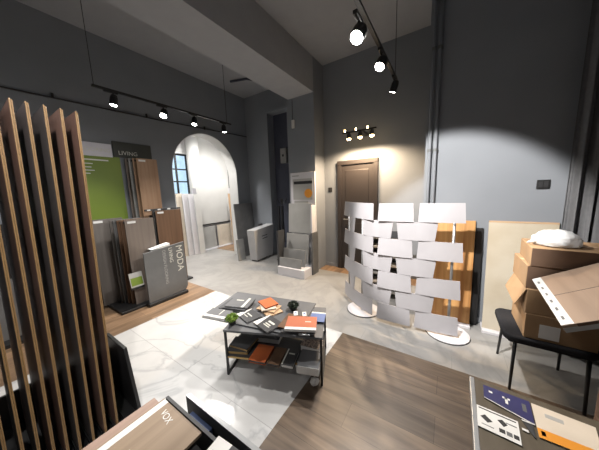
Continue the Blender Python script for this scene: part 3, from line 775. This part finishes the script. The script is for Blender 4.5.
book('catalogue', 'top dark catalogue with white band in the stack at the back left of the table', 'catalogue', (-1.69, 1.44), .24, .19, .012, 20, SLATE, PAPER, z=ZT + .029, group='dark catalogue stack on the table', lines=[(.05, .075, -.095, .09), (-.06, .02, .03, .045)])
book('catalogue', 'grey catalogue with white spine at the left end of the table', 'catalogue', (-1.745, 1.215), .23, .14, .02, 14, SLATE, PAPER, PAPER, z=ZT, lines=[(.02, .03, -.02, .06)])
book('catalogue', 'charcoal catalogue with white wedge right of the green plant', 'catalogue', (-1.475, 1.345), .20, .15, .012, -16, CHAR, PAPER, z=ZT, wedge=.06, lines=pr)
book('catalogue', 'charcoal catalogue with white wedge and lettering at the front middle of the table', 'catalogue', (-1.235, 1.335), .21, .17, .014, -14, CHAR, PAPER, z=ZT, wedge=.06, lines=[(-.02, .06, .01, .03), (-.02, .05, -.02, -.008), (-.02, .06, -.04, -.03)])
book('brochure', 'bottom tan brochure under the orange book', 'brochure', (-1.37, 1.52), .21, .16, .012, -22, TAN, PAPER, z=ZT, group='tan brochures under the orange book')
book('brochure', 'middle tan brochure fanned out under the orange book', 'brochure', (-1.395, 1.53), .20, .14, .012, 8, TAN, PAPER, z=ZT + .0125, group='tan brochures under the orange book')
book('brochure', 'upper tan brochure directly under the orange book', 'brochure', (-1.42, 1.54), .19, .14, .012, -40, CREAM, PAPER, z=ZT + .025, group='tan brochures under the orange book')
book('book', 'orange book with dark edge on the tan brochures', 'book', (-1.43, 1.56), .17, .14, .012, -22, RUST, CHAR, z=ZT + .0375)
book('swatch_binder', 'black swatch binder beneath the terracotta catalogue', 'binder', (-.985, 1.44), .27, .22, .012, 22, CHAR, CHAR, z=ZT)
book('swatch_binder', 'brown black swatch book beneath the terracotta catalogue, turned left', 'binder', (-1.02, 1.45), .25, .22, .012, 10, WALN, CHAR, z=ZT + .0125)
book('catalogue', 'terracotta catalogue with thick white spine on the right of the table', 'catalogue', (-.965, 1.44), .25, .19, .018, 26, TERRA, PAPER, PAPER, z=ZT + .025, lines=[(.03, .08, .01, .02)])
for k in range(3):
    t = thing('white_tag', ['left', 'middle', 'right'][k] + ' of three white sample tags behind the terracotta catalogue', 'tag', (-1.10 + k * .075, 1.555 + k * .028, ZT + .0255 - (.0 if k < 2 else .025)), R(35), 'white tags on the table')
    part('card', PAPER, t, -.018, .018, -.03, .04, 0, .004)
    part('print', BLUEP, t, -.01, .01, 0, .02, .004, .0045, bevel=0)
book('leaflet', 'blue leaflet with white top edge at the right corner of the table', 'leaflet', (-.92, 1.64), .13, .15, .006, 20, BLUEP, PAPER, z=ZT, lines=[(-.065, .065, .055, .075)])
t = thing('silver_pen', 'shiny small metal clip at the front right of the table', 'clip', (-.89, 1.355, ZT), R(20))
MB().tube([(-.04, 0, .008), (.03, 0, .008)], .008, 10).build('barrel', ALU, t, smooth=True); MB().tube([(.03, 0, .008), (.05, 0, .008)], .008, 10, .003).build('tip', ALU, t, smooth=True)
def plant(label, loc, mt, r):
    t = thing('potted_plant', label, 'plant', loc)
    MB().lathe([(r * .55, 0), (r * .7, r * .5), (r * .72, r * .75), (r * .6, r * .75)], n=20).build('pot', BLACK, t, smooth=True)
    mb = MB(); rnd = random.Random(3)
    for k in range(240):
        u = rnd.random(); ph = rnd.random() * 2 * PI; th = math.acos(1 - u * 1.15)
        d = Vector((math.sin(th) * math.cos(ph), math.sin(th) * math.sin(ph), math.cos(th) * .8))
        c = Vector((0, 0, r * .75)); s_ = d.orthogonal().normalized() * r * .11; p = c + d * r * .62; q = c + d * r * (1.0 + rnd.random() * .14)
        mb.prism([p - s_, p + s_, q], d.cross(s_).normalized() * r * .05)
    lo = mb.build('foliage', mt, t)
    mb = MB().lathe([(r * .2, r * .72), (r * .66, r * .76), (r * .72, r * .95), (r * .5, r * 1.25), (r * .2, r * 1.36)], n=18)
    mb.build('moss', mt, t, smooth=True)
plant('bright green moss ball in a black pot at the front left of the table', (-1.525, 1.19, ZT), LEAF, .055)
plant('dark green small plant at the back of the table', (-1.185, 1.64, ZT), DLEAF, .055)
ZS = .1805
book('catalogue', 'black binder with gold edges leaning out at the left of the lower shelf', 'binder', (-1.50, 1.25), .20, .20, .03, 24, CHAR, GOLD, z=ZS, group='items on the lower shelf')
book('catalogue', 'slim black binder lying on the gold edged one on the lower shelf', 'binder', (-1.48, 1.27), .19, .18, .025, 10, CHAR, GOLD, z=ZS + .0305, group='items on the lower shelf')
book('catalogue', 'black catalogue lying at the back of the lower shelf', 'catalogue', (-1.36, 1.48), .24, .16, .05, 20, CHAR, PAPER, z=ZS, group='items on the lower shelf')
book('catalogue', 'rust coloured catalogue on the lower shelf', 'catalogue', (-1.265, 1.265), .15, .20, .025, 17, RUST, CHAR, z=ZS, group='items on the lower shelf')
book('catalogue', 'dark brown catalogue between rust and white edged ones on the lower shelf', 'catalogue', (-1.13, 1.31), .10, .2, .022, 17, WALN, CHAR, z=ZS, group='items on the lower shelf')
book('catalogue', 'black catalogue with white spine on the lower shelf', 'catalogue', (-1.02, 1.345), .10, .19, .03, 17, CHAR, PAPER, z=ZS, group='items on the lower shelf', lines=[(-.025, .025, .03, .045), (-.049, -.038, -.09, .09)])
book('sample_box', 'slate grey sample box with white front at the right of the lower shelf', 'box', (-.855, 1.38), .17, .19, .06, 19, SLATE, PAPER, PAPER, z=ZS, group='items on the lower shelf', spw=.001)
book('speckled_board', 'speckled brown board behind the slate box on the lower shelf', 'board', (-.945, 1.565), .17, .13, .05, 10, SPECK, PAPER, z=ZS, group='items on the lower shelf')
t = thing('crumpled_paper', 'crumpled white paper on the floor under the right end of the table', 'paper', (-.83, 1.40, 0))
bm = bmesh.new(); bmesh.ops.create_icosphere(bm, subdivisions=3, radius=.035)
for v in bm.verts: v.co *= 1 + noise.noise(v.co * 60) * .3
zm = min(v.co.z for v in bm.verts)
for v in bm.verts: v.co.z = (v.co.z - zm) * .8
mbb = MB(); mbb.bm.free(); mbb.bm = bm; mbb.build('paper', PAPER, t)

# ------------------------------------------------------------------ left foreground sample stand
fs = thing('sample_stand', 'black low sample stand with upright dividers in the bottom left foreground', 'stand', (-.9, .2, 0))
part('body', BLACK, fs, -.36, .45, -.55, .24, 0, .465)
dv = part('divider', BLACK, fs, -.295, .45, .272, .286, 0, .50); part('divider_edge', CHAR, dv, -.295, .45, .272, .286, .50, .503, bevel=0)
dv = part('divider', CHAR, fs, -.215, .55, .335, .355, 0, .50); part('divider_edge', ALU, dv, -.215, .55, .335, .355, .50, .503, bevel=0)
part('base', BLACK, fs, -.25, .5, .24, .272, 0, .03)
part('slot_panel', BLUEP, fs, -.14, .02, .30, .325, 0, .46)
part('base', BLACK, fs, -.25, .5, .286, .335, 0, .03)
t = thing('sample_board', 'rose tinted oak board lying under the sand coloured one, bottom left', 'sample board', (-1.075, .06, .466), R(0))
part('plank', ROSE, t, -.20, .16, -.50, .39, 0, .014)
t = thing('sample_board', 'sand coloured oak board with white stripe and lettering, bottom left', 'sample board', (-1.04, .075, .4805))
part('plank', SANDW, t, -.165, .165, -.50, .395, 0, .016)
part('white_stripe', PAPER, t, -.155, -.12, -.50, .394, .016, .0166, bevel=0)
o = text('lettering', 'VOX', .042, PAPER, t, (-.095, .34, .0162), (0, 0, R(-8)))
iw = part('inset_frame', PAPER, t, -.035, .10, .02, .19, .016, .0164, bevel=0)
part('inset', WARMW, iw, -.03, .095, .025, .185, .0164, .0168, bevel=0)
t = thing('catalogue', 'white and charcoal catalogue lying beside the sand board, bottom left', 'catalogue', (-.64, .36, .5045), R(4))
part('pages', PAPER, t, -.13, .14, -.25, .14, 0, .012)
part('white_cover', PAPER, t, -.13, -.05, -.25, .14, .012, .014, bevel=0); part('dark_cover', CHAR, t, -.05, .14, -.25, .14, .012, .014, bevel=0)
part('print', TEXTG, t, -.11, -.07, .08, .09, .014, .0145, bevel=0); part('print', TEXT, t, -.03, .03, .08, .095, .014, .0145, bevel=0)

# ------------------------------------------------------------------ right foreground sample table
rt_ = thing('sample_table', 'low wooden sample table with metal left edge in the bottom right foreground', 'table', (.15, 1.44, 0), R(-1.5))
part('top', DECKT, rt_, .02, .64, -1.4, 0, .47, .50)
part('metal_edge', ALU, rt_, 0, .02, -1.4, .002, .46, .503)
for x in (.04, .56):
    for y in (-1.35, -.08): part('leg', BLACK, rt_, x, x + .04, y, y + .04, 0, .47)
part('seam', INK, rt_, .36, .366, -.42, -.22, .50, .5004, bevel=0); part('seam', INK, rt_, .06, .30, -.40, -.394, .50, .5004, bevel=0)
def flat(name, label, cat, pts, mat, z=.5035, extra=()):
    c = Vector((sum(p[0] for p in pts) / len(pts), sum(p[1] for p in pts) / len(pts), z))
    t = thing(name, label, cat, c)
    MB().prism([(p[0] - c.x, p[1] - c.y, 0) for p in pts], (0, 0, .002)).build('sheet', mat, t)
    for k, (nm, q, m_) in enumerate(extra):
        MB().prism([(p[0] - c.x, p[1] - c.y, .002) for p in q], (0, 0, .0006)).build(nm, m_, t)
def lerp2(Q, u, v):
    a = Vector(Q[0]).lerp(Vector(Q[1]), u); b = Vector(Q[3]).lerp(Vector(Q[2]), u); p = a.lerp(b, v); return (p.x, p.y)
def cell(Q, u0, u1, v0, v1): return [lerp2(Q, u0, v0), lerp2(Q, u1, v0), lerp2(Q, u1, v1), lerp2(Q, u0, v1)]
WQ = [(.165, 1.25), (.31, 1.24), (.30, 1.12), (.16, 1.13)]
flat('info_sheet', 'white information sheet with black pictures on the bottom right table', 'sheet', WQ, PAPER, extra=[
    ('heading_line', cell(WQ, .05, .95, .07, .12), INK), ('picture', [lerp2(WQ, .08, .5), lerp2(WQ, .2, .35), lerp2(WQ, .38, .55), lerp2(WQ, .25, .68)], INK),
    ('picture', [lerp2(WQ, .5, .35), lerp2(WQ, .62, .25), lerp2(WQ, .74, .4), lerp2(WQ, .64, .55)], INK),
    ('picture', cell(WQ, .52, .66, .68, .85), INK), ('picture', cell(WQ, .69, .82, .68, .85), GREYM), ('picture', cell(WQ, .85, .97, .68, .85), INK),
    ('printed_line', cell(WQ, .7, .95, .3, .34), GREYM), ('printed_line', cell(WQ, .1, .4, .8, .83), GREYM)])
NQ = [(.205, 1.405), (.379, 1.395), (.368, 1.255), (.20, 1.315)]
flat('leaflet', 'navy leaflet with small white marks on the bottom right table', 'leaflet', NQ, NAVY, extra=[
    ('white_mark', cell(NQ, .12, .2, .3, .42), PAPER), ('white_mark', cell(NQ, .47, .53, .3, .65), PAPER), ('white_mark', cell(NQ, .42, .58, .3, .4), PAPER),
    ('white_mark', cell(NQ, .82, .9, .25, .6), GREYM), ('white_edge', cell(NQ, 0, 1, .96, 1.0), PAPER)])
CQ = [(.384, 1.39), (.58, 1.375), (.545, 1.20), (.368, 1.20)]
flat('folder', 'cream folder with orange bottom band on the bottom right table', 'folder', CQ, CREAM, extra=[
    ('orange_band', cell(CQ, 0, 1, .74, 1), ORANGE), ('white_logo', cell(CQ, .06, .13, .8, .92), PAPER), ('pale_print', cell(CQ, .2, .5, .2, .32), STONEL)])
TQ = [(.325, 1.262), (.362, 1.262), (.356, 1.185), (.35, 1.19)]
flat('card', 'small dark triangular card with white outline beside the white sheet', 'card', TQ, CHAR, extra=[('white_edge', cell(TQ, 0, 1, 0, .08), PAPER)])
SQ = [(.318, 1.215), (.338, 1.213), (.338, 1.202), (.318, 1.204)]
flat('paper_slip', 'tiny white paper slip at the corner of the information sheet', 'slip', SQ, PAPER)
RQ = [(.60, 1.37), (.76, 1.35), (.74, 1.12), (.575, 1.15)]
nb = thing('ring_notebook', 'spiral bound sample notebook with blue patch at the bottom right corner', 'notebook', (.66, 1.25, .5035))
MB().prism([(p[0] - .66, p[1] - 1.25, 0) for p in RQ], (0, 0, .012)).build('pages', CREAM, nb)
MB().prism([(p[0] - .66, p[1] - 1.25, .012) for p in cell(RQ, .06, .35, .3, .7)], (0, 0, .0006)).build('blue_patch', BLUEP, nb)
for k in range(12):
    a = lerp2(RQ, .0, .05 + k * .08)
    MB().tube([(a[0] - .66 + .012 * math.cos(q) , a[1] - 1.25, .008 + .010 * math.sin(q)) for q in [i * PI / 4 for i in range(8)]], .0022, 6).build('ring', INK, nb)

# ------------------------------------------------------------------ world and view
w = bpy.data.worlds.new('world'); sc.world = w; w.use_nodes = True
bgk = w.node_tree.nodes['Background']; bgk.inputs[0].default_value = (.55, .78, 1, 1); bgk.inputs[1].default_value = 1.3
sc.view_settings.view_transform = 'Standard'; sc.view_settings.look = 'None'
sc.view_settings.gamma = 1; sc.view_settings.use_curve_mapping = False
sc.view_settings.exposure = 0
sc.cycles.use_denoising = True
sc.cycles.sample_clamp_indirect = 4
sc.cycles.max_bounces = 8
